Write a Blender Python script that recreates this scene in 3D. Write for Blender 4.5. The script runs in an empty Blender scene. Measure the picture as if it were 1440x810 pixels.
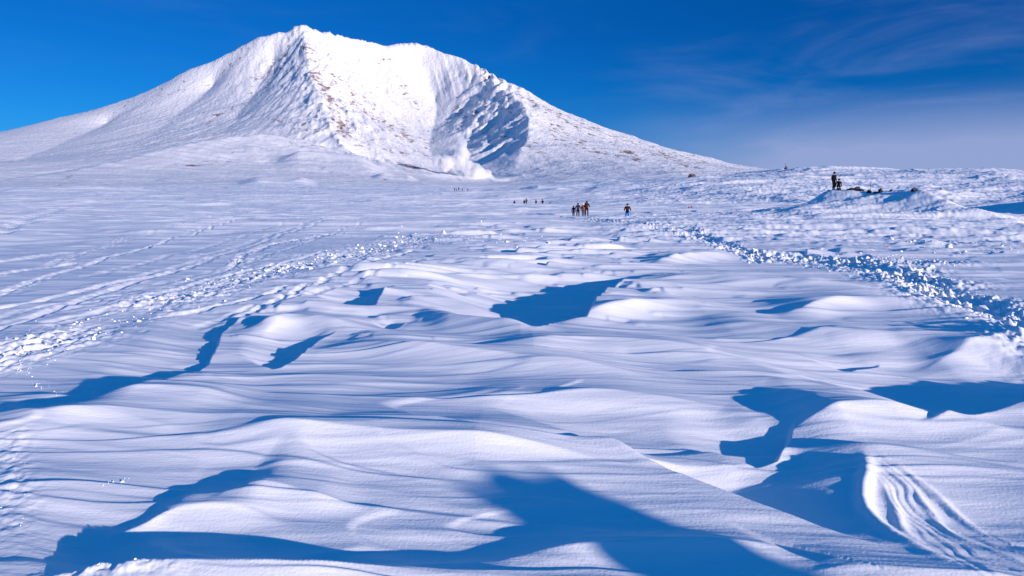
import bpy, bmesh, math, random
import numpy as np
from mathutils import Vector, Matrix

sc = bpy.context.scene
COL = sc.collection
rad = math.radians

# ------------------------------------------------------------------ camera
EYE = 1.7                                   # eye height over the snow (m)
F = 960.0                                   # focal length in photograph pixels (24 mm lens)
PITCH = math.atan((405 - 283) / F)
cam_d = bpy.data.cameras.new("camera")
cam = bpy.data.objects.new("camera", cam_d)
COL.objects.link(cam)
cam_d.sensor_width = 36.0
cam_d.lens = 24.0
cam_d.clip_start = 0.05
cam_d.clip_end = 20000
cam.location = (0, 0, EYE)
cam.rotation_euler = (math.pi / 2 - PITCH, 0, 0)
sc.camera = cam

# ------------------------------------------------------------------ sun and sky
SUN_EL, SUN_AZ = 9.0, 135.0                # azimuth clockwise from the viewing direction: right and behind
sv = Vector((math.cos(rad(SUN_EL)) * math.sin(rad(SUN_AZ)), math.cos(rad(SUN_EL)) * math.cos(rad(SUN_AZ)), math.sin(rad(SUN_EL))))
sun_d = bpy.data.lights.new("sun", 'SUN')
sun_d.energy = 5.0
sun_d.angle = rad(0.53)
sun_d.color = (1.0, 0.85, 0.80)
sun = bpy.data.objects.new("sun", sun_d)
COL.objects.link(sun)
sun.rotation_euler = sv.to_track_quat('Z', 'Y').to_euler()

world = bpy.data.worlds.new("World")
sc.world = world
world.use_nodes = True
wt = world.node_tree
bg = wt.nodes["Background"]
bg.inputs[1].default_value = 0.1
sky = wt.nodes.new("ShaderNodeTexSky")
sky.sky_type = 'NISHITA'
sky.sun_disc = False
sky.sun_elevation = rad(SUN_EL)
sky.sun_rotation = rad(SUN_AZ)
sky.altitude = 1600
sky.air_density = 1.0
sky.dust_density = 0.4
sky.ozone_density = 2.0


def wn(t, **kw):
    n = wt.nodes.new(t)
    for k, v in kw.items():
        setattr(n, k, v)
    return n


def wmath(op, a, b=None):
    n = wn("ShaderNodeMath", operation=op)
    for i, v in enumerate((a, b)):
        if v is None:
            continue
        if isinstance(v, (int, float)):
            n.inputs[i].default_value = v
        else:
            wt.links.new(v, n.inputs[i])
    return n.outputs[0]


# the deep polarised blue of a cold high-altitude sky (values are before the 0.1 strength)
sep = wn("ShaderNodeSeparateColor")
wt.links.new(sky.outputs[0], sep.inputs[0])
r_, g_, b_ = sep.outputs
red = wmath('MULTIPLY', wmath('POWER', wmath('MULTIPLY', r_, 0.1), 2.6), 2.2)
grn = wmath('MULTIPLY', wmath('POWER', wmath('MULTIPLY', g_, 0.1), 1.2), 4.7)
blu = wmath('ADD', wmath('MULTIPLY', b_, 0.85), wmath('MULTIPLY', r_, 0.25))
comb = wn("ShaderNodeCombineColor")
for i, v in enumerate((red, grn, blu)):
    wt.links.new(v, comb.inputs[i])
# added gain: sky above the frame made brighter and greener to fill the shade
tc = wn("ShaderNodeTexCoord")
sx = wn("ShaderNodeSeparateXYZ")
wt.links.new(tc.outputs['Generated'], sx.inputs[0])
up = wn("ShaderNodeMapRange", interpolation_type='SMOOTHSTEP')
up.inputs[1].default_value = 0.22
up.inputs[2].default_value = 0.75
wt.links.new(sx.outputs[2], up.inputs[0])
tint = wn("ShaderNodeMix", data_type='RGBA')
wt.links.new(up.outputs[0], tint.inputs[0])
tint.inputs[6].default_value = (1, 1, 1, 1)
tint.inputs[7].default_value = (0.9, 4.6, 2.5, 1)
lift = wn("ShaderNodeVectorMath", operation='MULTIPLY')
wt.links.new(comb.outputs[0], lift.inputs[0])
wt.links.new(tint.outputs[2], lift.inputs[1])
# thin high cloud veils, thicker low on the right
mp = wn("ShaderNodeMapping")
mp.inputs['Rotation'].default_value = (0, rad(-14), 0)
mp.inputs['Scale'].default_value = (2.0, 2.0, 9.0)
wt.links.new(tc.outputs['Generated'], mp.inputs[0])
cn = wn("ShaderNodeTexNoise")
cn.inputs['Scale'].default_value = 1.3
cn.inputs['Detail'].default_value = 7
cn.inputs['Roughness'].default_value = 0.55
cn.inputs['Distortion'].default_value = 0.6
wt.links.new(mp.outputs[0], cn.inputs['Vector'])
cr = wn("ShaderNodeMapRange", interpolation_type='SMOOTHSTEP')
cr.inputs[1].default_value = 0.47
cr.inputs[2].default_value = 0.78
wt.links.new(cn.outputs[0], cr.inputs[0])
side = wn("ShaderNodeMapRange", interpolation_type='SMOOTHSTEP')
side.inputs[1].default_value = 0.0
side.inputs[2].default_value = 0.55
wt.links.new(sx.outputs[0], side.inputs[0])
low = wn("ShaderNodeMapRange", interpolation_type='SMOOTHSTEP')
low.inputs[1].default_value = 0.15
low.inputs[2].default_value = 0.03
wt.links.new(sx.outputs[2], low.inputs[0])
veil = wmath('MULTIPLY', cr.outputs[0], wmath('ADD', wmath('MULTIPLY', side.outputs[0], 0.30), 0.05))
bank = wmath('MULTIPLY', wmath('MULTIPLY', side.outputs[0], low.outputs[0]), wmath('ADD', wmath('MULTIPLY', cn.outputs[0], 0.9), 0.75))
cfac = wmath('MINIMUM', wmath('ADD', veil, bank), 0.8)
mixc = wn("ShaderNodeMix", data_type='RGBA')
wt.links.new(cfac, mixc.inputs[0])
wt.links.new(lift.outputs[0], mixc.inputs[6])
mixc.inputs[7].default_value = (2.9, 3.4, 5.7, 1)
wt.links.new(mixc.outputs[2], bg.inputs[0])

vs = sc.view_settings
vs.view_transform = 'Standard'
vs.look = 'None'
vs.gamma = 1.0
vs.exposure = 0.3
vs.use_curve_mapping = False
sc.cycles.volume_bounces = 10
sc.cycles.max_bounces = 12
sc.cycles.diffuse_bounces = 4

# ------------------------------------------------------------------ helpers
cp, sp_ = math.cos(PITCH), math.sin(PITCH)


def ray(px, py):
    """photo pixel -> world direction (arrays allowed)"""
    px = np.asarray(px, float)
    py = np.asarray(py, float)
    X = px - 720.0
    V = 405.0 - py
    return X, F * cp + V * sp_, -F * sp_ + V * cp


def px2at(px, py):
    X, Y, Z = ray(px, py)
    return np.arctan2(X, Y), Z / np.hypot(X, Y)          # azimuth, slope of the ray


def ground(px, py, z=0.0):
    X, Y, Z = ray(px, py)
    t = (z - EYE) / Z
    return X * t, Y * t


def project(x, y, z):
    dz = z - EYE
    f = y * cp - dz * sp_
    u = y * sp_ + dz * cp
    return 720 + F * x / f, 405 - F * u / f


def sstep(a, b, x):
    t = np.clip((x - a) / (b - a), 0, 1)
    return t * t * (3 - 2 * t)


rng = np.random.default_rng(11)
_perm = np.tile(rng.permutation(256), 2).astype(np.int32)
_ang = rng.uniform(0, 2 * np.pi, 256).astype(np.float32)
_gx, _gy = np.cos(_ang), np.sin(_ang)


def perlin(x, y, seed=0):
    x = np.asarray(x, np.float32) + np.float32(seed * 17.37)
    y = np.asarray(y, np.float32) - np.float32(seed * 9.71)
    xf, yf = np.floor(x), np.floor(y)
    xi, yi = xf.astype(np.int32) & 255, yf.astype(np.int32) & 255
    x = x - xf
    y = y - yf
    u = x * x * x * (x * (x * 6 - 15) + 10)
    v = y * y * y * (y * (y * 6 - 15) + 10)
    xj, yj = (xi + 1) & 255, (yi + 1) & 255
    p0, p1 = _perm[xi], _perm[xj]
    a, b, c, d = _perm[p0 + yi], _perm[p1 + yi], _perm[p0 + yj], _perm[p1 + yj]
    n00 = _gx[a] * x + _gy[a] * y
    n10 = _gx[b] * (x - 1) + _gy[b] * y
    n01 = _gx[c] * x + _gy[c] * (y - 1)
    n11 = _gx[d] * (x - 1) + _gy[d] * (y - 1)
    m0 = n00 + u * (n10 - n00)
    m1 = n01 + u * (n11 - n01)
    return (m0 + v * (m1 - m0)) * 1.5


def fbm(x, y, octaves=4, seed=0, gain=0.5, lac=2.03):
    s, a = 0, 1.0
    for o in range(octaves):
        s = s + a * perlin(x, y, seed + o * 3 + 1)
        x, y, a = x * lac, y * lac, a * gain
    return s


def ridged(x, y, octaves=4, seed=0, gain=0.5, lac=2.07):
    s, a, w = 0, 1.0, 1.0
    for o in range(octaves):
        n = 1 - np.abs(perlin(x, y, seed + o * 5 + 2))
        n = n * n * w
        s = s + a * n
        w = np.clip(n * 1.6, 0, 1)
        x, y, a = x * lac, y * lac, a * gain
    return s


# ------------------------------------------------------------------ macro relief: ridge, valley and foot lines
# every point is (photo px, photo py, distance in m); the slope of the sight line gives its true height.
NA_G, NR_G = 641, 1281
AZ0, AZ1 = rad(-48), rad(48)
LR0, LR1 = math.log(20.0), math.log(4600.0)
LINES = [
    # skyline of the volcano
    [(-200, 222, 2650), (-100, 205, 2650), (0, 186, 2640), (60, 171, 2620), (140, 151, 2580), (190, 133, 2540), (240, 111, 2490), (290, 87, 2420),
     (330, 69, 2370), (355, 57, 2340), (362, 50, 2330), (380, 47, 2310), (400, 43, 2300), (415, 37, 2300), (425, 34, 2300), (434, 40, 2310), (446, 44, 2320),
     (470, 49, 2350), (520, 59, 2420), (543, 65, 2450), (560, 60, 2450), (585, 58, 2450), (600, 63, 2440),
     (625, 76, 2400), (640, 79, 2370), (655, 82, 2350), (670, 90, 2300), (700, 108, 2230), (740, 128, 2150), (800, 160, 2080),
     (850, 179, 2020), (900, 196, 1980), (950, 211, 1930), (1000, 226, 1880), (1060, 240, 1800),
     (1150, 254, 1700), (1250, 262, 1600), (1500, 266, 1500), (1700, 266, 1500)],
    # behind it
    [(-300, 262, 3300), (0, 240, 3200), (425, 120, 2900), (640, 150, 2950), (800, 215, 2700), (1060, 262, 2500), (1700, 276, 2500)],
    [(-300, 278, 4500), (1700, 280, 4500)],
    # spur from the summit: left rim of the bowl
    [(425, 34, 2300), (430, 62, 2150), (434, 90, 2010), (442, 122, 1830), (454, 152, 1640), (466, 180, 1460), (484, 205, 1320), (520, 226, 1220)],
    # left flank of the cone, between spur and left skyline
    [(385, 90, 2230), (360, 130, 2110), (330, 165, 1920), (318, 186, 1660)],
    [(300, 120, 2330), (250, 160, 2180), (210, 190, 1960), (150, 215, 1700)],
    [(150, 175, 2400), (90, 200, 2150), (30, 225, 1850), (-60, 240, 1600)],
    # head wall under the second peak and the buttress in it
    [(535, 80, 2390), (530, 95, 2340), (548, 118, 2270), (568, 135, 2230)],
    [(500, 72, 2350), (520, 110, 2240), (560, 160, 2080), (590, 190, 1950)],
    # the gully draining the bowl
    [(592, 90, 2400), (606, 118, 2340), (614, 140, 2270), (614, 165, 2140), (606, 188, 1970), (604, 212, 1740), (622, 236, 1440), (655, 256, 1150)],
    # small gullies above it
    [(632, 96, 2350), (622, 125, 2290), (614, 150, 2220)],
    [(575, 78, 2420), (588, 115, 2340), (612, 145, 2250)],
    # left wall of the bowl
    [(500, 130, 2080), (540, 170, 1930), (575, 200, 1770), (600, 222, 1560)],
    # right rim of the bowl
    [(655, 82, 2350), (676, 100, 2240), (700, 120, 2100), (722, 136, 1940), (738, 150, 1790), (744, 168, 1640), (742, 190, 1480), (730, 215, 1310), (722, 240, 1170), (716, 258, 1040)],
    # sub-ribs and chutes on the shaded wall
    [(676, 100, 2240), (656, 122, 2210), (640, 145, 2180)],
    [(690, 122, 2150), (668, 144, 2130), (646, 166, 2090)],
    [(722, 136, 1940), (700, 160, 1870), (672, 188, 1790), (650, 210, 1700)],
    [(716, 152, 1860), (694, 178, 1840), (668, 206, 1780)],
    [(744, 168, 1640), (716, 190, 1620), (690, 208, 1560)],
    [(730, 203, 1440), (712, 216, 1470), (694, 232, 1430)],
    # broad right slope
    [(770, 160, 1840), (800, 190, 1640), (840, 215, 1400), (880, 236, 1120)],
    [(860, 190, 1900), (900, 212, 1650), (940, 232, 1300), (960, 244, 1000)],
    [(960, 220, 1800), (1000, 234, 1500), (1030, 242, 1200)],
    # front bench left: crest, hollow behind, foot
    [(-250, 270, 650), (0, 257, 740), (100, 241, 820), (200, 218, 920), (290, 194, 1030), (330, 188, 1080), (375, 187, 1130), (430, 197, 1180), (480, 212, 1230), (540, 226, 1240), (590, 236, 1180),
     (640, 250, 1020), (690, 264, 860)],
    [(-250, 276, 850), (0, 267, 930), (100, 255, 1010), (200, 236, 1120), (300, 212, 1240), (375, 208, 1320), (440, 216, 1360), (500, 228, 1360), (560, 242, 1320), (610, 252, 1240)],
    [(-250, 279, 480), (0, 273, 520), (150, 264, 600), (300, 256, 680), (420, 250, 700), (520, 254, 680), (600, 260, 640), (680, 268, 580)],
    [(390, 232, 900), (420, 222, 930), (470, 222, 940), (520, 230, 930)],
    [(380, 244, 790), (430, 236, 830), (500, 240, 830), (540, 246, 800)],
    [(-250, 290, 250), (0, 284, 300), (200, 277, 320), (400, 272, 340), (560, 270, 360), (650, 271, 350)],
    # foot of the right slope
    [(690, 266, 800), (740, 262, 760), (790, 260, 700), (830, 253, 640), (860, 254, 600), (900, 253, 560), (960, 250, 520)],
    [(790, 263, 560), (820, 263, 500), (850, 262, 520)],
    [(700, 277, 420), (760, 273, 380), (830, 266, 340), (900, 259, 330), (950, 253, 360), (1010, 249, 380)],
    # second low ridge and trough
    [(860, 278, 210), (940, 264, 220), (1010, 256, 230), (1080, 252, 240), (1140, 246, 250)],
    [(960, 256, 290), (1020, 254, 300), (1070, 251, 310), (1110, 248, 310), (1160, 246, 320)],
    # hummocky hill on the right
    [(985, 249, 400), (1030, 244, 420), (1066, 239, 420), (1106, 238, 400), (1150, 237, 380), (1200, 238, 350), (1300, 241, 320), (1400, 243, 300), (1500, 244, 300), (1700, 246, 300)],
    [(1000, 262, 640), (1060, 262, 640), (1200, 266, 640), (1500, 272, 640), (1700, 272, 640)],
    # mound with the rocks
    [(1000, 304, 78), (1040, 300, 77), (1080, 295, 76), (1115, 289, 76), (1145, 281, 76), (1160, 273, 76), (1172, 271, 76), (1200, 274, 75), (1240, 276, 74), (1270, 282, 73), (1300, 283, 72), (1318, 287, 71), (1345, 297, 70), (1380, 309, 68), (1440, 322, 66), (1560, 332, 62)],
    [(1520, 268, 104), (1600, 258, 104), (1700, 256, 100)], [(1480, 285, 118), (1560, 272, 122), (1700, 266, 122)],  # ridge out of view on the right, added to shade the slope behind the mound
    [(1080, 296, 100), (1160, 293, 104), (1240, 296, 104), (1320, 306, 100), (1400, 312, 98), (1500, 318, 96), (1700, 320, 95)],
    [(1100, 275, 160), (1200, 268, 160), (1300, 280, 160), (1360, 292, 150), (1440, 292, 150), (1600, 290, 150)],
    [(1250, 252, 220), (1350, 258, 215), (1450, 260, 210), (1600, 262, 210)],
    [(1090, 308, 62), (1160, 308, 60), (1230, 308, 59), (1300, 312, 58), (1370, 322, 57), (1440, 330, 56), (1600, 336, 54)],
    # the trail of the hikers
    [(870, 309, 69), (882, 309, 69), (895, 309, 69)], [(800, 307.5, 83), (830, 307, 83)],
    [(720, 292, 176), (745, 293.5, 172), (775, 294.5, 168)], [(632, 271, 345), (665, 269.5, 352)],
]


def solve_macro():
    con = np.zeros((NR_G, NA_G))
    cnt = np.zeros((NR_G, NA_G))
    for line in LINES:
        for (p, q, r), (p2, q2, r2) in zip(line[:-1], line[1:]):
            n = int(max(abs(p2 - p), abs(q2 - q), abs(r2 - r) / 2, 4)) * 2
            s = np.linspace(0, 1, n)
            a, t = px2at(p + (p2 - p) * s, q + (q2 - q) * s)
            lr = math.log(r) + (math.log(r2) - math.log(r)) * s
            val = t + EYE / np.exp(lr)
            ia = np.rint((a - AZ0) / (AZ1 - AZ0) * (NA_G - 1)).astype(int)
            ir = np.rint((lr - LR0) / (LR1 - LR0) * (NR_G - 1)).astype(int)
            ok = (ia >= 0) & (ia < NA_G) & (ir >= 0) & (ir < NR_G)
            np.add.at(con, (ir[ok], ia[ok]), val[ok])
            np.add.at(cnt, (ir[ok], ia[ok]), 1)
    k0 = int((math.log(48.0) - LR0) / (LR1 - LR0) * (NR_G - 1))
    con[:k0] = 0
    cnt[:k0] = 1
    wa = 1 / ((AZ1 - AZ0) / (NA_G - 1)) ** 2
    wr = 1 / ((LR1 - LR0) / (NR_G - 1)) ** 2
    ka, kr = wa / (wa + wr) / 2, wr / (wa + wr) / 2

    def rec(con, cnt, lev):
        m = cnt > 0
        v = np.where(m, con / np.maximum(cnt, 1e-9), 0)
        H, W = con.shape
        if lev == 0:
            u = np.zeros_like(v)
            it = 1500
        else:
            h2, w2 = (H + 1) // 2, (W + 1) // 2
            cc = np.zeros((h2, w2))
            cn_ = np.zeros((h2, w2))
            ii, jj = np.nonzero(m)
            np.add.at(cc, (ii // 2, jj // 2), v[m])
            np.add.at(cn_, (ii // 2, jj // 2), 1)
            c = rec(cc, cn_, lev - 1)
            yi = np.clip((np.arange(H) - 0.5) / 2, 0, h2 - 1)
            xi = np.clip((np.arange(W) - 0.5) / 2, 0, w2 - 1)
            y0 = np.minimum(yi.astype(int), h2 - 2)
            x0 = np.minimum(xi.astype(int), w2 - 2)
            fy = (yi - y0)[:, None]
            fx = (xi - x0)[None]
            u = (c[y0][:, x0] * (1 - fy) + c[y0 + 1][:, x0] * fy) * (1 - fx) + (c[y0][:, x0 + 1] * (1 - fy) + c[y0 + 1][:, x0 + 1] * fy) * fx
            it = [0, 500, 250, 120, 60][lev]
        u[m] = v[m]
        for _ in range(it):
            p = np.pad(u, 1, mode='edge')
            u = ka * (p[1:-1, :-2] + p[1:-1, 2:]) + kr * (p[:-2, 1:-1] + p[2:, 1:-1])
            u[m] = v[m]
        return u

    u = rec(con, cnt, 4)

    def blur(a, n):
        for _ in range(n):
            p = np.pad(a, 1, mode='edge')
            a = 0.25 * (p[1:-1, :-2] + p[1:-1, 2:] + p[:-2, 1:-1] + p[2:, 1:-1]) * 0.6 + 0.4 * a
        return a
    sm = blur(u, 5)
    lr = np.linspace(LR0, LR1, NR_G)[:, None]
    w = sstep(math.log(500), math.log(1300), lr)
    return sm * (1 - w) + blur(u, 1) * w


MACRO = solve_macro()

# ------------------------------------------------------------------ the ground sheet: rings round the camera, fine where it is near
az_f = np.arange(-41.5, 41.51, 0.06)
az_c = np.arange(44.0, 316.5, 2.5)
AZ = np.radians(np.concatenate([az_f, az_c])).astype(np.float64)
NF = len(az_f)
rows = [0.25, 0.6, 1.0, 1.4, 1.8]
r = 2.0
while r < 4600:
    rows.append(r)
    r *= 1.0020 if r < 9 else 1.0034 if r < 20 else (1.0042 if r < 60 else (1.0033 if r < 400 else 1.0056 if r < 900 else (1.0048 if r < 2600 else 1.03)))
R = np.array(rows)
NR, NA = len(R), len(AZ)
X = (R[:, None] * np.sin(AZ)[None]).astype(np.float32)
Y = (R[:, None] * np.cos(AZ)[None]).astype(np.float32)
print("grid", NR, NA, NR * NA)


def macro_on(azs, lrs):
    a = np.clip((azs - AZ0) / (AZ1 - AZ0) * (NA_G - 1), 0, NA_G - 1.001)
    l = np.clip((lrs - LR0) / (LR1 - LR0) * (NR_G - 1), 0, NR_G - 1.001)
    ia, il = a.astype(int), l.astype(int)
    fa, fl = (a - ia)[None], (l - il)[:, None]
    top = MACRO[il][:, ia] * (1 - fa) + MACRO[il][:, ia + 1] * fa
    bot = MACRO[il + 1][:, ia] * (1 - fa) + MACRO[il + 1][:, ia + 1] * fa
    return top * (1 - fl) + bot * fl


azw = np.where(AZ > math.pi, AZ - 2 * math.pi, AZ)
D = macro_on(azw, np.log(R))
fade = 1 - sstep(rad(55), rad(110), np.abs(azw))
D = D * fade[None]
Z = (D * R[:, None]).astype(np.float32)
front = (np.abs(azw) < rad(60))[None]
PX, PY = project(X, np.where(Y < 0.05, 0.05, Y), Z)      # where each vertex lies in the photograph: used to place real features
PX = np.where(front, PX, -9999).astype(np.float32)
PY = np.where(front, PY, -9999).astype(np.float32)


def rsl(r0, r1):
    return slice(int(np.searchsorted(R, r0)), int(np.searchsorted(R, r1)))


# ---------- mountain detail
s = rsl(520, 4600)
x, y = X[s], Y[s]
wm = sstep(560, 1250, R[s])[:, None]
# flutes run down the fall line: stretch noise along the direction away from the summit
cx, cy = -560.0, 2250.0
th = np.arctan2(x - cx, -(y - cy))
rr = np.hypot(x - cx, y - cy)
wx = x + 26 * fbm(x / 160, y / 160, 2, 40)
wy = y + 26 * fbm(x / 160, y / 160, 2, 44)
n = 8.0 * (ridged(wx / 260, wy / 260, 3, 1, .42) - 1.0)
n += 2.6 * (ridged(th * 22 + 0.3 * fbm(x / 90, y / 90, 2, 8), rr / 420, 2, 5) - 1.0)
n += 0.8 * (ridged(th * 85 + 0.5 * fbm(x / 60, y / 60, 2, 9), rr / 150, 2, 15) - 0.8)
n += 1.3 * fbm(x / 34, y / 34, 4, 21, 0.6)
craggy = np.exp(-(((PX[s] - 470) / 60) ** 2)) * sstep(225, 160, PY[s]) + 0.9 * np.exp(-(((PX[s] - 690) / 55) ** 2)) * sstep(220, 170, PY[s]) + 0.6 * np.exp(-(((PX[s] - 380) / 60) ** 2)) * sstep(150, 90, PY[s])
n = n * (0.6 + 0.4 * np.clip(craggy, 0, 1.2)) + np.clip(craggy, 0, 1.2) * (7.0 * (ridged(x / 46, y / 70, 3, 64, .6) - 1) + 4.0 * np.maximum(0, fbm(x / 22, y / 22, 3, 60)))
rib = np.exp(-(((PX[s] - 682) / 42) ** 2)) * sstep(85, 105, PY[s]) * sstep(235, 205, PY[s])
tt = (PX[s] * .62 + PY[s]) / 17 + .8 * fbm(x / 120, y / 120, 2, 72)
n += rib * 15 * (1 - np.abs((tt % 1.0) * 2 - 1) - .5) * (.6 + .8 * perlin(x / 90, y / 90, 75))
wall = np.exp(-(((PX[s] - 520) / 60) ** 2) - ((PY[s] - 150) / 55) ** 2) * sstep(-20, 20, PX[s] - 440 - (PY[s] - 90) * .35)
t2 = (PY[s] - .80 * PX[s]) / 11 + .7 * fbm(x / 110, y / 110, 2, 73)
n += wall * 13 * (ridged(t2, rr / 500, 3, 76) - .9)
fan = np.exp(-(((PX[s] - 628) / 30) ** 2)) * sstep(70, 88, PY[s]) * sstep(150, 120, PY[s])
n += fan * 14 * ridged((PX[s] - .35 * PY[s]) / 22, rr / 600, 2, 77)
calm = sstep(280, 60, PX[s]) * 0.6
Z[s] += (n * wm * (1 - calm) * sstep(3300, 2700, R[s])[:, None]).astype(np.float32)

# ---------- rock mask on the mountain: bare ribs where the wind keeps the snow off
ROCK = np.zeros_like(Z)
RK = [([(430, 70), (440, 105), (462, 135), (472, 160), (492, 190)], 15, 0.75), ([(366, 50), (340, 80), (310, 108)], 12, 0.45),
      ([(404, 70), (372, 112), (330, 150), (290, 172)], 15, 0.5), ([(260, 118), (190, 145), (90, 172)], 16, 0.25),
      ([(500, 140), (545, 175), (596, 208)], 14, 0.62), ([(470, 110), (520, 150), (560, 190)], 16, .45), ([(480, 190), (530, 205), (570, 215)], 14, .4), ([(560, 110), (590, 150), (600, 190)], 9, .45), ([(532, 82), (556, 105), (574, 138)], 8, 0.6),
      ([(680, 96), (720, 132), (748, 150)], 14, 0.45), ([(650, 160), (700, 150), (735, 158)], 18, 0.45), ([(660, 205), (700, 190)], 12, 0.5),
      ([(745, 140), (830, 185), (900, 208), (990, 232)], 16, 0.6), ([(760, 170), (800, 195), (850, 215)], 18, 0.55),
      ([(748, 205), (775, 225), (790, 235)], 12, 0.6), ([(930, 240), (985, 240)], 8, 0.6), ([(870, 215), (895, 222)], 9, 0.9),
      ([(560, 228), (580, 236), (600, 236)], 6, 0.9), ([(380, 168), (430, 182)], 10, 0.45), ([(240, 240), (300, 226), (360, 208)], 9, 0.4), ([(60, 262), (110, 260)], 6, 0.6), ([(380, 195), (450, 205)], 8, 0.4)]
px, py = PX[s], PY[s]
rk = np.zeros_like(px)
for line, w, amp in RK:
    best = np.full(px.shape, 1e9, np.float32)
    for (x0, y0), (x1, y1) in zip(line[:-1], line[1:]):
        dx, dy = x1 - x0, y1 - y0
        t = np.clip(((px - x0) * dx + (py - y0) * dy) / (dx * dx + dy * dy), 0, 1)
        best = np.minimum(best, (px - x0 - t * dx) ** 2 + (py - y0 - t * dy) ** 2)
    rk = np.maximum(rk, amp * np.exp(-best / (w * w)))
ROCK[s] = rk

# ---------- middle distance: wind-drifted plain
s = rsl(18, 1500)
x, y = X[s], Y[s]
rcol = R[s][:, None]
sc_ = np.clip(rcol / 80, 0.3, 4)
wmid = sstep(20, 45, rcol) * sstep(1500, 900, rcol)
left = sstep(rad(4), rad(-10), azw)[None]
for (lx, ly, amp, seed) in ((38, 9, 0.34, 70), (14, 3.2, 0.19, 74), (5, 1.1, 0.085, 78), (90, 26, 1.2, 82)):
    q = ridged(x / lx + 0.4 * perlin(x / 30, y / 30, 3), (y + 0.12 * x) / ly, 2, seed) - 0.8
    wl = sstep(lx * 260, lx * 60, rcol * 1.0) * (sstep(60, 200, rcol) if lx > 60 else 1.0)
    Z[s] += (amp * q * wmid * wl * (0.85 + 0.15 * (1 - left))).astype(np.float32)
# hummocks: snow-plastered dwarf pine and rubble on the right-hand hill
hum = sstep(rad(2), rad(14), azw)[None] * sstep(95, 150, rcol) * sstep(700, 420, rcol)
Z[s] += (hum * 0.7 * (0.20 * fbm(x / 4.0, y / 5.0, 4, 90, 0.62) + .35 * np.maximum(0, ridged(x / 3.2, y / 4.5, 2, 93) - 1.05) + 0.35 * np.maximum(0, fbm(x / 9, y / 11, 2, 95)) + 1.7 * fbm(x / 45, y / 40, 2, 99))).astype(np.float32)
rub = sstep(rad(3), rad(11), azw)[None] * sstep(24, 34, rcol) * sstep(110, 72, rcol)
Z[s] += (rub * (0.055 * np.abs(fbm(x / 0.9, y / 1.1, 3, 101, 0.6)) + 0.09 * fbm(x / 2.7, y / 2.2, 2, 104) + .05 * np.maximum(0, fbm(x / .5, y / .6, 2, 107, .7)) * sstep(-.1, .5, fbm(x / 7, y / 5, 2, 108)))).astype(np.float32)

def bank(pts, W, H, far=1.0):
    """a big drift with its crest along (photo column, distance) points"""
    a = np.array([px2at(p[0], 280)[0] for p in pts])
    rr_ = np.array([p[1] for p in pts])
    i0, i1 = np.searchsorted(R, rr_.min() - W * 1.1), np.searchsorted(R, rr_.max() + W * far * 1.1)
    j0, j1 = np.searchsorted(AZ[:NF], a[0]), np.searchsorted(AZ[:NF], a[-1])
    aa = AZ[j0:j1][None]
    rc_ = np.interp(aa, a, rr_)
    d = R[i0:i1][:, None] - rc_
    t = (aa - a[0]) / (a[-1] - a[0])
    prof = np.where(d < 0, np.clip(1 + d / W, 0, 1) ** 1.5, np.clip(1 - d / (W * far), 0, 1) ** 1.5)
    Z[i0:i1, j0:j1] += (H * prof * sstep(0, .3, t) * sstep(1, .75, t)).astype(np.float32)


bank([(372, 900), (430, 915), (480, 910), (550, 880)], 130, 12, .6)
bank([(330, 640), (400, 650), (450, 640)], 90, 5, .6)
bank([(520, 760), (556, 770), (590, 760)], 50, 5, .6)
bank([(-40, 480), (40, 490), (140, 480), (230, 500)], 80, 4, .8)
bank([(700, 420), (760, 430), (830, 440), (900, 430)], 60, 4, .8)
bank([(1215, 75), (1290, 73), (1318, 71), (1345, 69.5), (1380, 68), (1440, 66), (1500, 65)], 6, .65, .7)
bank([(1110, 76.5), (1150, 76), (1200, 75.5), (1250, 75), (1310, 73), (1340, 72)], 5, .6, .7)

# ---------- near snow: broad swell and long sastrugi grain
s = rsl(0.2, 70)
x, y = X[s], Y[s]
rcol = R[s][:, None]
wn_ = sstep(70, 40, rcol)
Z[s] += (wn_ * 0.04 * fbm(x / 5.2, (y + .15 * x) / 2.6, 2, 110)).astype(np.float32)
yy = y + 0.10 * x + 0.22 * fbm(x / 3.1, y / 2.0, 2, 114)
for (lx, ly, amp, seed) in ((3.4, 0.75, 0.026, 120), (2.4, 0.30, 0.008, 124), (1.8, 0.12, 0.0026, 128)):
    q = ridged(x / lx, yy / ly, 2, seed) - 0.8
    m_ = np.clip(0.55 + 0.9 * fbm(x / 2.4, y / 1.6, 2, seed + 1), 0, 1.3)
    Z[s] += (wn_ * amp * q * m_ * sstep(ly * 140, ly * 45, rcol)).astype(np.float32)

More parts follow.
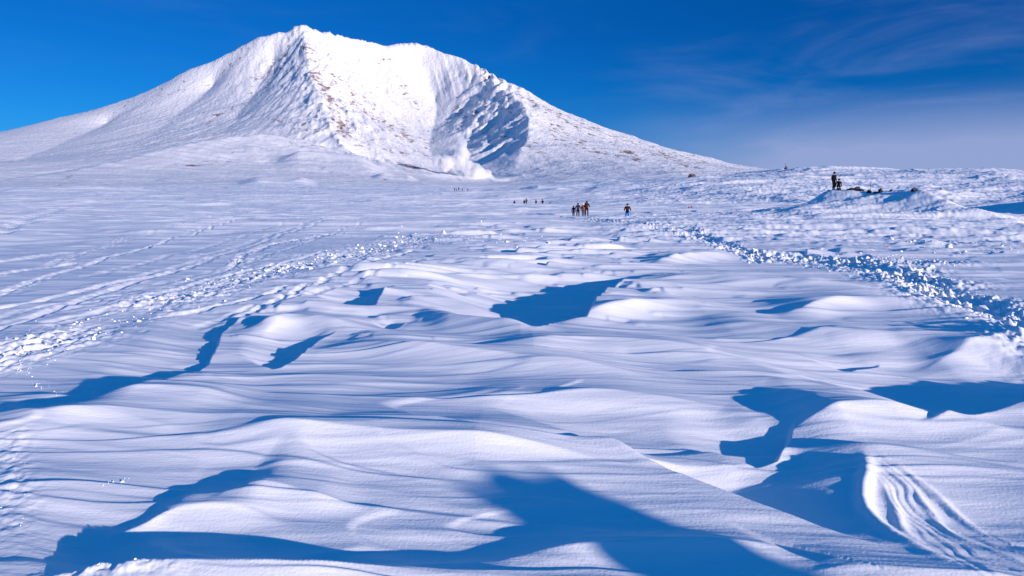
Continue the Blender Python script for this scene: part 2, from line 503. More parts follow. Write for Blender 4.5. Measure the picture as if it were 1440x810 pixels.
# ---------- layered wind shelves: long thin steps, gentle on the near side, breaking off sharply behind
s = rsl(1.8, 70)
x, y = X[s], Y[s]
rcol = R[s][:, None]
py = PY[s]
crust = sstep(-60, 30, py - (560 - (PX[s] / 560) * 215))
for (spc, amp, r0, r1, r2, r3, seed) in ((.26, .019, 1.8, 2.4, 5, 9, 300), (.44, .036, 2.4, 3.4, 9, 15, 305), (.72, .064, 3.0, 5, 14, 22, 310), (1.1, .09, 6, 9, 20, 30, 315), (1.7, .13, 9, 15, 34, 50, 320)):
    u = (y + .09 * x) / spc + 1.7 * fbm(x / (spc * 11), y / (spc * 2.8), 2, seed) + .28 * perlin(x / (spc * 2.4), y / (spc * 1.2), seed + 5)
    fr = u % 1.0
    du = np.abs(np.gradient(u, axis=0))
    cw = np.clip(du * 3.0, .16, .6)
    saw = np.where(fr > 1 - cw, sstep(0, 1, (1 - fr) / cw), (fr / (1 - cw)) ** 1.5) * np.clip(1.2 - cw * 1.6, .15, 1)
    lvl = np.floor(u)
    mask = np.clip(.36 + 1.25 * perlin(x / (spc * 9), lvl * .73 + .1, seed + 2), 0, 1)       # each shelf has its own length
    mask = mask * np.clip(.6 + .9 * perlin(x / (spc * 11), y / (spc * 5), seed + 8), 0, 1.2)
    Z[s] += (amp * saw * mask * sstep(r0, r1, rcol) * sstep(r3, r2, rcol) * (.15 + .85 * crust)).astype(np.float32)

# ---------- overlapping wind plates: low cliffs that face the wind on the left, long tails to the right
s = rsl(3.0, 75)
x, y = X[s], Y[s]
rcol = R[s][:, None]
px, py = PX[s], PY[s]
crust = sstep(-60, 30, py - (560 - (px / 560) * 215))                # right of the trampled trail
for (kx, lx, ly, nz, amp, r0, r1, r2, r3, seed) in ((.16, 7.0, 1.5, 1.5, .26, 11, 17, 38, 60, 200), (.34, 3.4, .65, 1.3, .05, 8, 12, 26, 40, 210)):
    u = kx * (x - .5 * y) + nz * fbm(x / lx, (y + .1 * x) / ly, 2, seed)
    fr = u % 1.0
    du = np.abs(np.gradient(u, axis=0))
    cw = np.clip(du * 3.5, .07, .5)
    saw = np.where(fr < cw, sstep(0, 1, fr / cw), 1 - (fr - cw) / (1 - cw)) * np.clip(1.25 - cw * 2.2, .2, 1)
    mask = np.clip(.4 + 1.1 * perlin(x / (lx * .9), y / (ly * 2.5), seed + 3), 0, 1)
    w = sstep(r0, r1, rcol) * sstep(r3, r2, rcol) * (.12 + .88 * crust) * (1 - .9 * sstep(880, 1000, px) * sstep(345, 375, py))
    Z[s] += (amp * saw * mask * w).astype(np.float32)

SD = np.array([-math.sin(rad(SUN_AZ)), -math.cos(rad(SUN_AZ))])       # ground direction in which shadows fall
SQ = np.array([SD[1], -SD[0]])                                       # and across it


def block(x0, x1, y0, y1):
    """index window of the fine sector that covers a ground rectangle"""
    cs = [(a, b) for a in (x0, x1) for b in (max(y0, 0.1), max(y1, 0.1))]
    rs = [math.hypot(a, b) for a, b in cs] + [max(y0, 0.1) if x0 < 0 < x1 else 1e9]
    aa = [math.atan2(a, b) for a, b in cs]
    i0, i1 = np.searchsorted(R, min(rs)), np.searchsorted(R, max(rs)) + 1
    j0, j1 = np.searchsorted(AZ[:NF], min(aa)), np.searchsorted(AZ[:NF], max(aa)) + 1
    return slice(int(i0), int(i1)), slice(int(j0), int(j1))


# ---------- scattered sastrugi tongues: blunt undercut nose to windward (left), long thinning tail
TONGUE = np.zeros_like(Z)
rs_ = np.random.default_rng(5)


def tongue(x0, y0, L, W, H, ang):
    b = block(x0 - .1 * L - W, x0 + 1.1 * L + W, y0 - W * 1.3 - .2 * L, y0 + W * 1.3 + .2 * L)
    if b[0].stop - b[0].start < 2 or b[1].stop - b[1].start < 2:
        return
    dx, dy = X[b] - x0, Y[b] - y0
    ca, sa = math.cos(ang), math.sin(ang)
    u = (dx * ca + dy * sa) / L
    v = (-dx * sa + dy * ca)
    v = v + W * 0.35 * perlin(dx / (L * .35), dy / (L * .3), int(x0 * 7 + y0 * 3) % 50)
    wid = W * np.clip(1.0 - 0.75 * u, 0.12, 1) * sstep(-0.10, 0.16, u + 0.06)
    c = v / np.maximum(wid, 1e-3)
    cross = np.where(c > 0, np.clip(1 - c / 0.8, 0, 1), np.clip(1 + c / 1.25, 0, 1) ** 1.4)
    un = u - 0.05 * np.abs(c) + 0.03 * perlin(dx / (W * .4), dy / (W * .4), 9)
    nose = sstep(0.0, 0.09, un)
    h = H * nose * np.clip(1 - u, 0, 1) ** 1.2 * np.minimum(1, cross * 1.15)
    TONGUE[b] = np.maximum(TONGUE[b], h)


for rlo, rhi, N in ((8, 13, 40), (13, 26, 300), (26, 48, 520)):
    for _ in range(N):
        a = rs_.uniform(rad(-40), rad(40))
        rr_ = math.sqrt(rs_.uniform(rlo ** 2, rhi ** 2))
        x0, y0 = rr_ * math.sin(a), rr_ * math.cos(a)
        pxx, pyy = project(x0, y0, 0)
        k = 1.0
        edge = 560 - (pxx / 560) * 215                      # left of the trampled trail the crust is smooth
        if pyy < edge:
            k *= 0.35
        if pxx > 900 and pyy > 355:
            k *= 0.25
        if pyy > 480:
            k *= 0.55
        g = (0.6 + 0.03 * rr_) * rs_.uniform(0.5, 1.5)
        tongue(x0, y0, 3.2 * g, 0.40 * g * rs_.uniform(.6, 1.3), k * 0.085 * g * rs_.uniform(0.3, 1.0), rs_.normal(-0.06, 0.10))
Z += TONGUE


# ---------- the individual drifts and scoops of the photograph
def crest(pts, slope=0.19, far=1.9, sharp=1.6):
    """a drift crest: (px, py, visible depth of its near slope in px)"""
    g = [ground(p[0], p[1]) for p in pts]
    crest_xy([(a[0], a[1], max(a[1] - ground(p[0], p[1] + p[2])[1], .02)) for a, p in zip(g, pts)], slope, far, sharp)


def crest_xy(pts, slope=0.19, far=1.9, sharp=1.6):
    g = np.array(pts)
    o = np.argsort(g[:, 0])
    gx, gy, gw = g[o].T
    tt = np.linspace(gx[0], gx[-1], 61)
    gy, gw = np.interp(tt, gx, gy), np.interp(tt, gx, gw)
    gx = tt
    ker = np.hanning(17)
    ker /= ker.sum()
    gy = np.convolve(np.pad(gy, 8, mode='reflect', reflect_type='odd'), ker, 'valid')
    gw = np.maximum(np.convolve(np.pad(gw, 8, mode='edge'), ker, 'valid'), .02)
    gw = np.minimum(gw, .25 + .045 * np.hypot(gx, gy))
    slope *= float(np.interp(gy.mean(), [4.5, 9, 14], [.85, .78, .75]))
    slope *= min(1.0, 0.6 / gw.max()) ** 0.4
    far *= 1.3
    if gx[-1] < -0.9 * gy.max() or gx[0] > 0.9 * gy.max():
        return
    b = block(gx[0], gx[-1], (gy - gw * 1.1).min(), (gy + gw * far * 1.3).max())
    if b[0].stop - b[0].start < 2 or b[1].stop - b[1].start < 2:
        return
    xx, yy = X[b], Y[b]
    t = (xx - gx[0]) / (gx[-1] - gx[0])
    yc = np.interp(xx, gx, gy) + 0.10 * gw.mean() * fbm(xx / (gw.mean() * 7), yy / (gw.mean() * 9), 2, 7)
    W = np.interp(xx, gx, gw)
    d = yy - yc
    nearp = np.clip(1 + d / W, 0, 1) ** sharp
    farp = np.clip(1 - d / (W * far), 0, 1)
    farp = farp ** 1.4
    end = sstep(0, 0.30, t) * sstep(1, 0.62, t)
    Z[b] += (slope * W * np.where(d < 0, nearp, farp) * end).astype(np.float32)


def scoop(pts, fade_ends=(0.15, 0.15), ramp=1.2, jag=0.02, wall=.09, lip_h=.16):
    """a wind scoop under a cliff edge that faces away from the sun: (px, py, depth, reach)"""
    g = np.array([ground(p[0], p[1]) for p in pts])
    D_, L_ = np.array([p[2] for p in pts]), np.array([p[3] for p in pts])
    P, Q = g @ SD, g @ SQ
    o = np.argsort(Q)
    P, Q, D_, L_ = P[o], Q[o], D_[o], L_[o]
    m = L_.max() * (1 + ramp)
    b = block(g[:, 0].min() - m, g[:, 0].max() + L_.max() * .8, g[:, 1].min() - L_.max() * .8, g[:, 1].max() + m)
    xx, yy = X[b], Y[b]
    p = xx * SD[0] + yy * SD[1]
    q = xx * SQ[0] + yy * SQ[1]
    pe = np.interp(q, Q, P) + jag * L_.mean() * fbm(q / (0.55 * L_.mean()), p / (1.0 * L_.mean()), 2, 31)
    De, Le = np.interp(q, Q, D_), np.interp(q, Q, L_)
    t = (q - Q[0]) / (Q[-1] - Q[0])
    end = sstep(0, fade_ends[0], t) * sstep(1, 1 - fade_ends[1], t)
    sdist = p - pe
    prof = sstep(-0.005 * Le, wall * Le, sdist) * (1 - sstep(0.55, 1 + ramp, sdist / Le))
    lip = lip_h * np.clip(1 + sdist / (0.8 * Le), 0, 1) ** 2 * (sdist < 0)
    Z[b] += (0.52 * De * end * (-prof + lip)).astype(np.float32)


rc = np.random.default_rng(21)
for _ in range(120):
    rr_ = math.exp(rc.uniform(math.log(2.6), math.log(26)))
    a = rc.uniform(rad(-42), rad(42))
    x0, y0 = rr_ * math.sin(a), rr_ * math.cos(a)
    pxx, pyy = project(x0, y0, 0)
    k = 0.7 if rr_ < 7 else 0.5
    if pxx > 950 and pyy < 560:
        k *= 0.25
    k *= 0.35 if pyy < 560 - (pxx / 560) * 215 else 1.0
    half = rr_ * rc.uniform(0.10, 0.34)
    W = rr_ * rc.uniform(0.018, 0.085)
    sl = rc.normal(-0.09, 0.07)
    bow = rc.normal(0, 0.04) * half
    crest_xy([(x0 + u * half, y0 + u * half * sl + bow * u * u, W * (1 - .6 * abs(u - .1))) for u in np.linspace(-1, 1, 9)], k * rc.uniform(0.06, 0.15), rc.uniform(1.0, 2.2), rc.uniform(1.2, 2.0))
crest([(-60, 600, 60), (20, 602, 120), (170, 592, 110), (330, 603, 70), (480, 610, 30)], 0.260)
crest([(110, 572, 20), (170, 569, 24), (260, 571, 24), (380, 580, 12)], 0.325)
crest([(225, 622, 16), (260, 617, 30), (350, 618, 42), (500, 627, 44), (640, 636, 40), (760, 641, 32), (860, 652, 20), (960, 668, 10)], 0.325)
crest([(280, 712, 8), (310, 697, 18), (345, 687, 30), (385, 688, 34), (440, 698, 26), (520, 712, 14)], 0.309)
crest([(100, 748, 10), (180, 735, 16), (240, 714, 26), (300, 712, 26), (350, 716, 20), (420, 728, 8)], 0.325)
crest([(790, 634, 6), (830, 630, 14), (900, 637, 22), (1000, 642, 26), (1075, 640, 30), (1100, 628, 38), (1125, 620, 44)], 0.325)
crest([(1090, 612, 12), (1120, 603, 26), (1180, 594, 34), (1250, 592, 34), (1320, 596, 26), (1440, 615, 14), (1520, 630, 10)], 0.357)
crest([(400, 502, 8), (450, 496, 16), (500, 491, 30), (590, 503, 40), (700, 514, 36), (830, 528, 26), (1000, 548, 12)], 0.309)
crest([(640, 496, 8), (760, 492, 18), (830, 489, 24), (930, 496, 24), (1040, 506, 14), (1150, 516, 6)], 0.293)
crest([(560, 466, 4), (572, 455, 14), (592, 450, 24), (625, 457, 24), (700, 468, 18), (800, 482, 8)], 0.357)
crest([(778, 466, 6), (800, 455, 18), (860, 445, 26), (940, 436, 30), (1020, 440, 26), (1100, 452, 12)], 0.309)
crest([(1090, 450, 10), (1150, 436, 26), (1210, 431, 40), (1290, 436, 40), (1380, 446, 30), (1500, 470, 14)], 0.309)
crest([(880, 404, 6), (960, 398, 10), (1080, 404, 14), (1200, 412, 10), (1320, 420, 6)], 0.260)
crest([(950, 460, 8), (1060, 463, 18), (1180, 478, 20), (1280, 480, 14), (1380, 482, 8)], 0.244)
crest([(1280, 508, 8), (1340, 500, 24), (1400, 490, 40), (1470, 482, 50), (1560, 480, 40)], 0.325)
crest([(900, 376, 4), (960, 368, 8), (1020, 364, 8), (1090, 368, 5)], 0.325)
crest([(660, 790, 8), (696, 784, 16), (733, 773, 28), (810, 771, 32), (870, 766, 30), (960, 764, 26), (1020, 758, 22), (1110, 762, 14), (1200, 776, 8)], 0.325)
crest([(40, 806, 16), (140, 800, 30), (230, 798, 40), (400, 797, 40), (520, 797, 36), (640, 804, 20)], 0.357)
crest([(1100, 800, 12), (1180, 790, 24), (1290, 796, 28), (1440, 802, 30), (1540, 806, 26)], 0.325)
crest([(590, 570, 10), (700, 560, 20), (840, 562, 24), (1000, 574, 18), (1100, 590, 8)], 0.211)
crest([(300, 470, 4), (340, 452, 14), (420, 458, 18), (500, 470, 12), (560, 480, 6)], 0.276)
#crest([(690, 400, 3), (720, 392, 9), (760, 394, 10), (790, 402, 5)], 0.357)

scoop([(750, 478, .16, 1.0), (763, 470, .36, 1.6), (778, 458, .5, 2.0), (799, 456, .55, 2.2), (825, 453, .52, 2.0), (834, 437, .6, 2.6), (849, 420, .62, 3.0), (852, 409, .56, 3.0), (886, 400, .42, 2.2), (915, 393, .28, 1.3), (946, 387, .18, .9)], (0.05, 0.10), 0.8)
scoop([(378, 517, .05, .3), (397, 515, .14, .5), (425, 500, .2, .7), (437, 488, .2, .7), (448, 479, .14, .5), (475, 472, .08, .4)], (0.08, 0.15))
scoop([(21, 590, .06, .4), (104, 578, .07, .5), (151, 570, .12, .5), (194, 543, .08, .6), (260, 529, .08, .8), (291, 510, .12, 1.0), (302, 493, .13, 1.1), (312, 467, .15, .9), (342, 444, .10, .7)], (0.05, 0.1))
scoop([(500, 434, .2, .8), (528, 432, .34, 1.2), (531, 423, .32, 1.1), (543, 413, .2, .7), (556, 408, .1, .5)], (0.1, 0.15))
scoop([(548, 466, .05, .2), (562, 461, .14, .35), (570, 454, .08, .25)], (0.2, 0.2))
scoop([(1180, 509, .05, .2), (1198, 509, .13, .34), (1224, 503, .12, .34), (1240, 499, .05, .2)], (0.2, 0.2))
scoop([(1060, 644, .06, .3), (1093, 636, .13, .42), (1106, 620, .14, .45), (1114, 606, .10, .4), (1122, 594, .03, .2)], (0.12, 0.5))
scoop([(1372, 800, .04, .6), (1330, 784, .2, 1.1), (1275, 757, .33, 1.4), (1228, 720, .37, 1.4), (1212, 692, .34, 1.3), (1222, 668, .27, 1.0), (1240, 640, .16, .7), (1262, 618, .04, .2)], (0.10, 0.45), 1.3, jag=.004, wall=.6, lip_h=0)
scoop([(1290, 606, .05, .4), (1330, 598, .13, .7), (1380, 590, .16, .8), (1440, 578, .17, .9), (1540, 556, .15, .8)], (0.15, 0.1))
scoop([(1360, 582, .1, .5), (1405, 572, .3, 1.2), (1470, 562, .36, 1.5), (1560, 548, .36, 1.5), (1640, 530, .3, 1.2)], (0.1, 0.1))
scoop([(40, 812, .10, .5), (140, 801, .10, .6), (230, 799, .10, .7), (330, 798, .08, .6), (420, 798, .09, .5), (520, 798, .05, .3), (600, 800, .05, .3)], (0.2, 0.2), wall=.2)
scoop([(1150, 782, .03, .15), (1180, 778, .07, .28), (1225, 790, .08, .3), (1250, 800, .04, .2)], (0.2, 0.2))

# shallow basins between the drifts
for (bx, by, rx, ry, dep) in ((1400, 725, .7, .50, .09), (560, 748, .75, .42, .07), (215, 690, .55, .40, .03), (120, 520, 1.6, 1.0, .12), (1420, 640, .8, .5, .06), (900, 725, .7, .35, .05)):
    gx_, gy_ = ground(bx, by)
    b = block(gx_ - 3 * rx, gx_ + 3 * rx, gy_ - 2.6 * ry, gy_ + 2.6 * ry)
    q = ((X[b] - gx_) / rx) ** 2 + ((Y[b] - gy_) / ry) ** 2
    Z[b] -= (dep * np.exp(-q)).astype(np.float32)
# pockmarked crust outside the tracks, lower left corner and the band along the bottom edge
for (pa, pb, rx, ry, amp) in ((15, 700, 40, 60, .007), (150, 806, 80, 8, .022), (18, 620, 22, 60, .008)):
    b = rsl(2.2, 6)
    m = np.exp(-((PX[b] - pa) / rx) ** 2 - ((PY[b] - pb) / ry) ** 2)
    Z[b] += amp * m * (fbm(X[b] / .09, Y[b] / .09, 3, 160, .6) + np.abs(perlin(X[b] / .2, Y[b] / .12, 166)))
# wind-cut strata on the wall of the big scoop, lower right
b = rsl(2.6, 6)
pxb, pyb = PX[b], PY[b]
ctr = np.interp(pxb, [1230, 1290, 1340, 1440, 1560], [640, 676, 702, 738, 770])
spr = np.interp(pxb, [1230, 1290, 1440, 1560], [6, 11, 20, 26])
lv = (pyb - ctr) / spr + .8 * fbm(X[b] / .45, Y[b] / .30, 2, 170)
m = sstep(1228, 1262, pxb) * sstep(-1.2, 0.0, lv) * sstep(6.0, 4.2, lv)
Z[b] += (m * .011 * (0.5 - np.abs((lv % 1.0) - .68) / .68) * (0.6 + 0.6 * perlin(X[b] / .5, lv * .7, 12))).astype(np.float32)

def rib(pts, w, h):
    g = np.array([ground(p[0], p[1]) for p in pts])
    tt = np.linspace(0, len(g) - 1, 60)
    gx = np.convolve(np.pad(np.interp(tt, range(len(g)), g[:, 0]), 6, mode='reflect', reflect_type='odd'), np.ones(13) / 13, 'valid')
    gy = np.convolve(np.pad(np.interp(tt, range(len(g)), g[:, 1]), 6, mode='reflect', reflect_type='odd'), np.ones(13) / 13, 'valid')
    b = block(gx.min() - 4 * w, gx.max() + 4 * w, gy.min() - 4 * w, gy.max() + 4 * w)
    best = np.full(X[b].shape, 1e9, np.float32)
    amp = np.zeros_like(best)
    for i in range(59):
        dx, dy = gx[i + 1] - gx[i], gy[i + 1] - gy[i]
        t = np.clip(((X[b] - gx[i]) * dx + (Y[b] - gy[i]) * dy) / (dx * dx + dy * dy + 1e-9), 0, 1)
        d = np.hypot(X[b] - gx[i] - t * dx, Y[b] - gy[i] - t * dy)
        amp = np.where(d < best, math.sin(math.pi * (i + .5) / 59) ** .6, amp)
        best = np.minimum(best, d)
    Z[b] += (h * amp * np.exp(-(best / w) ** 2)).astype(np.float32)


rib([(1214, 640), (1222, 662), (1210, 690), (1232, 722), (1290, 756), (1345, 782)], .045, .035)
rib([(1244, 655), (1300, 690), (1330, 722), (1372, 742), (1450, 770)], .03, .016)
rib([(1250, 650), (1320, 684), (1362, 712), (1400, 730), (1460, 748)], .03, .014)
rib([(1236, 668), (1262, 700), (1270, 730), (1300, 748)], .035, .018)

# wind abrasion: round every lip by a finger's width
b = (rsl(1.5, 60), slice(0, NF))
zz = Z[b]
for _ in range(3):
    p = np.pad(zz, 1, mode='edge')
    zz = .5 * zz + .125 * (p[1:-1, :-2] + p[1:-1, 2:] + p[:-2, 1:-1] + p[2:, 1:-1])
Z[b] = zz

# ---------- trampled and ski-cut tracks
CHURN = np.zeros_like(Z)


def track(pts, depth=0.05, lump=0.05, size=0.22, rim=0.5):
    """(px, py, half width in m)"""
    g = [ground(p[0], p[1]) for p in pts]
    ws = [p[2] for p in pts]
    for (a, b_, wa, wb) in zip(g[:-1], g[1:], ws[:-1], ws[1:]):
        w = max(wa, wb) * 2.2
        b = block(min(a[0], b_[0]) - w, max(a[0], b_[0]) + w, min(a[1], b_[1]) - w, max(a[1], b_[1]) + w)
        if b[0].stop - b[0].start < 2 or b[1].stop - b[1].start < 2:
            continue
        dx, dy = b_[0] - a[0], b_[1] - a[1]
        t = ((X[b] - a[0]) * dx + (Y[b] - a[1]) * dy) / (dx * dx + dy * dy)
        tc_ = np.clip(t, 0, 1)
        wloc = wa + (wb - wa) * tc_
        d = np.hypot(X[b] - a[0] - tc_ * dx, Y[b] - a[1] - tc_ * dy) / wloc
        m = np.exp(-d ** 2 * 1.4)
        CHURN[b] = np.maximum(CHURN[b], m * lump)
        if depth:
            TRENCH[b] = np.minimum(TRENCH[b], -depth * np.exp(-(d * 1.9) ** 2) + rim * depth * np.exp(-((d - 1.1) * 2.2) ** 2))


TRENCH = np.zeros_like(Z)
track([(1600, 540, .6), (1440, 462, .65), (1357, 426, .8), (1305, 404, .85), (1252, 384, .95), (1183, 371, 1.0), (1140, 366, 1.0), (1080, 362, .8)], .09, .14)
track([(1330, 372, .9), (1250, 372, .9), (1183, 368, 1.0)], .05, .10)
track([(1070, 368, .5), (1040, 353, .7), (985, 336, .9), (940, 324, 1.2), (880, 314, 1.8), (810, 309, 2.2)], .10, .12)
track([(-80, 520, .45), (0, 500, .5), (60, 485, .6), (120, 465, .7), (200, 435, .9), (290, 408, 1.0), (360, 388, 1.2), (430, 374, 1.4), (520, 352, 1.6), (600, 336, 2.0)], .04, .05)
track([(-60, 480, .16), (60, 440, .2), (170, 405, .25), (260, 377, .3), (335, 350, .4)], .05, .025)
track([(-60, 445, .15), (50, 425, .2), (150, 402, .25), (230, 388, .3)], .05, .025)
track([(320, 382, .22), (345, 358, .3), (380, 344, .5), (480, 330, .7)], .05, .07)
track([(-60, 398, .3), (40, 380, .35), (95, 372, .4)], .06, .03)
track([(-60, 375, .5), (40, 364, .6), (95, 357, .7)], .08, .03)
track([(-80, 348, .8), (0, 327, 1.0), (50, 307, 1.4), (95, 297, 2.0)], .15, .05)
rt = np.random.default_rng(9)
for _ in range(18):
    x0, y0 = rt.uniform(-80, 330), rt.uniform(318, 470)
    L_ = rt.uniform(120, 420)
    sl = -rt.uniform(.16, .38)
    pts = [(x0 + L_ * u, y0 + L_ * u * sl + 6 * math.sin(u * 3 + x0), rt.uniform(.10, .2) * (1 + (480 - y0) / 90)) for u in np.linspace(0, 1, 6)]
    pts = [p for p in pts if p[1] > 300]
    if len(pts) > 2:
        track(pts, rt.uniform(.015, .05), rt.uniform(.01, .04))
b = rsl(2, 120)
cx_ = fbm(X[b] / .22, Y[b] / .24, 3, 140, 0.65)
cell = np.abs(perlin(X[b] / .16, Y[b] / .24, 150)) * 1.3
Z[b] += np.clip(.75 + .9 * fbm(X[b] / 1.6, Y[b] / 1.9, 2, 145), .15, 1.3) * CHURN[b] * (0.75 * cx_ + 0.7 * cell) + TRENCH[b]
# ------------------------------------------------------------------ materials
def new_mat(name):
    m = bpy.data.materials.new(name)
    m.use_nodes = True
    nt = m.node_tree
    return m, nt, nt.nodes["Principled BSDF"]


def plain(name, col, rough=0.7, var=0.25, scale=30):
    m, nt, p = new_mat(name)
    nz = nt.nodes.new("ShaderNodeTexNoise")
    tcn = nt.nodes.new("ShaderNodeTexCoord")
    nt.links.new(tcn.outputs['Object'], nz.inputs['Vector'])
    nz.inputs['Scale'].default_value = scale
    nz.inputs['Detail'].default_value = 5
    mx_ = nt.nodes.new("ShaderNodeMix")
    mx_.data_type = 'RGBA'
    mx_.inputs[6].default_value = (*[c * (1 - var) for c in col], 1)
    mx_.inputs[7].default_value = (*[min(1, c * (1 + var)) for c in col], 1)
    nt.links.new(nz.outputs[0], mx_.inputs[0])
    nt.links.new(mx_.outputs[2], p.inputs['Base Color'])
    p.inputs['Roughness'].default_value = rough
    p.inputs['Specular IOR Level'].default_value = .12
    return m


def snow_mat(name, rocky=False):
    m, nt, p = new_mat(name)
    L = nt.links.new
    N = nt.nodes.new
    tcn = N("ShaderNodeTexCoord")
    p.inputs['Roughness'].default_value = 0.75
    p.inputs['Specular IOR Level'].default_value = 0.18

    def noise(scale, detail, vec_scale, rough=.55):
        mpn = N("ShaderNodeMapping")
        mpn.inputs['Scale'].default_value = vec_scale
        L(tcn.outputs['Object'], mpn.inputs[0])
        n = N("ShaderNodeTexNoise")
        n.inputs['Scale'].default_value = scale
        n.inputs['Detail'].default_value = detail
        n.inputs['Roughness'].default_value = rough
        L(mpn.outputs[0], n.inputs['Vector'])
        return n.outputs[0]
    snow = (0.86, 0.87, 0.90, 1)
    if rocky:
        at = N("ShaderNodeAttribute")
        at.attribute_name = "rock"
        n1 = noise(.045, 8, (1, .6, 1.4), .68)
        n2 = noise(.008, 3, (1, 1, 1))

        def mth(op, a, b):
            k = N("ShaderNodeMath")
            k.operation = op
            for i, v in enumerate((a, b)):
                if isinstance(v, float):
                    k.inputs[i].default_value = v
                else:
                    L(v, k.inputs[i])
            return k.outputs[0]
        v = mth('ADD', mth('ADD', n1, mth('MULTIPLY', n2, .16)), mth('MULTIPLY', at.outputs['Fac'], .21))
        mr = N("ShaderNodeMapRange")
        mr.inputs[1].default_value = .73
        mr.inputs[2].default_value = .80
        L(v, mr.inputs[0])
        n3 = noise(.02, 4, (1, 1, 1))
        rm = N("ShaderNodeMix")
        rm.data_type = 'RGBA'
        rm.inputs[6].default_value = (.19, .13, .11, 1)
        rm.inputs[7].default_value = (.34, .25, .22, 1)
        L(n3, rm.inputs[0])
        mx_ = N("ShaderNodeMix")
        mx_.data_type = 'RGBA'
        mx_.inputs[6].default_value = (.77, .775, .80, 1)
        L(mr.outputs[0], mx_.inputs[0])
        L(rm.outputs[2], mx_.inputs[7])
        L(mx_.outputs[2], p.inputs['Base Color'])
        h = noise(.12, 6, (1, .7, 1.0), .6)
        bp = N("ShaderNodeBump")
        ar = N("ShaderNodeAttribute")
        ar.attribute_name = "relief"
        L(mth('MULTIPLY', ar.outputs['Fac'], .7), bp.inputs['Strength'])
        bp.inputs['Distance'].default_value = 5.0
        L(h, bp.inputs['Height'])
        L(bp.outputs[0], p.inputs['Normal'])
    else:
        p.inputs['Base Color'].default_value = snow
        # grain and fine wind combing
        h1 = noise(55, 3, (1, 1, 1))
        h2 = noise(2.4, 5, (.55, 7.0, 1.0), .6)
        h3 = noise(.5, 5, (.5, 3.5, 1.0), .6)
        b1 = N("ShaderNodeBump")
        b1.inputs['Strength'].default_value = .5
        b1.inputs['Distance'].default_value = .0045
        L(h1, b1.inputs['Height'])
        b2 = N("ShaderNodeBump")
        b2.inputs['Strength'].default_value = .16
        b2.inputs['Distance'].default_value = .022
        L(h2, b2.inputs['Height'])
        L(b1.outputs[0], b2.inputs['Normal'])
        b3 = N("ShaderNodeBump")
        b3.inputs['Strength'].default_value = .28
        b3.inputs['Distance'].default_value = .10
        L(h3, b3.inputs['Height'])
        L(b2.outputs[0], b3.inputs['Normal'])
        L(b3.outputs[0], p.inputs['Normal'])
    return m


M_SNOW = snow_mat("wind_packed_snow")
M_MOUNT = snow_mat("mountain_snow_and_rock", True)


def sheet(name, i0, i1, mat, rock=False):
    nr = i1 - i0
    co = np.stack([X[i0:i1], Y[i0:i1], Z[i0:i1]], -1).reshape(-1, 3).astype(np.float32)
    me = bpy.data.meshes.new(name)
    idx = np.arange(nr * NA, dtype=np.int32).reshape(nr, NA)
    nxt = np.roll(idx, -1, axis=1)
    q = np.stack([idx[:-1], idx[1:], nxt[1:], nxt[:-1]], -1).reshape(-1, 4)[:, ::-1]
    nq = len(q)
    me.vertices.add(len(co))
    me.vertices.foreach_set("co", co.ravel())
    me.loops.add(nq * 4)
    me.loops.foreach_set("vertex_index", np.ascontiguousarray(q).ravel())
    me.polygons.add(nq)
    me.polygons.foreach_set("loop_start", np.arange(0, nq * 4, 4, dtype=np.int32))
    me.polygons.foreach_set("use_smooth", np.ones(nq, bool))
    me.update(calc_edges=True)
    if rock:
        rl = np.broadcast_to(sstep(700, 1700, R[i0:i1])[:, None], (nr, NA))
        at = me.attributes.new("relief", 'FLOAT', 'POINT')
        at.data.foreach_set("value", rl.astype(np.float32).ravel())
        at = me.attributes.new("rock", 'FLOAT', 'POINT')
        at.data.foreach_set("value", ROCK[i0:i1].astype(np.float32).ravel())
    me.materials.append(mat)
    o = bpy.data.objects.new(name, me)
    COL.objects.link(o)
    o['kind'] = 'structure'
    return o


SPLIT = int(np.searchsorted(R, 620))
sheet("snowfield", 0, SPLIT + 1, M_SNOW)
sheet("mountain", SPLIT, NR, M_MOUNT, True)


def height(x, y):
    r_ = math.hypot(x, y)
    a_ = math.atan2(x, y)
    i = min(max(int(np.searchsorted(R, r_)) - 1, 0), NR - 2)
    j = min(max(int(np.searchsorted(AZ[:NF], a_)) - 1, 0), NF - 2)
    fr = (r_ - R[i]) / (R[i + 1] - R[i])
    fa = (a_ - AZ[j]) / (AZ[j + 1] - AZ[j])
    return float((Z[i, j] * (1 - fa) + Z[i, j + 1] * fa) * (1 - fr) + (Z[i + 1, j] * (1 - fa) + Z[i + 1, j + 1] * fa) * fr)
# ------------------------------------------------------------------ objects
from mathutils import noise as mnoise
random.seed(4)


def link(name, me, mat=None, parent=None):
    o = bpy.data.objects.new(name, me)
    COL.objects.link(o)
    if mat is not None:
        for m in (mat if isinstance(mat, (list, tuple)) else [mat]):
            me.materials.append(m)
    if parent is not None:
        o.parent = parent
    return o


def tag(o, label, cat, group=None):
    o['label'] = label
    o['category'] = cat
    if group:
        o['group'] = group
    return o


def from_bm(bm, name, mat, parent=None, smooth=True):
    me = bpy.data.meshes.new(name)
    for f in bm.faces:
        f.smooth = smooth
    bm.to_mesh(me)
    bm.free()
    return link(name, me, mat, parent)


def place(px, py, dist):
    """a point of the snow seen at photo column px, dist metres away"""
    a, _ = px2at(px, py)
    x, y = dist * math.sin(a), dist * math.cos(a)
    z = height(x, y)
    q = project(x, y, z)
    print("place", px, py, "->", round(float(q[0]), 1), round(float(q[1]), 1))
    return Vector((x, y, z))


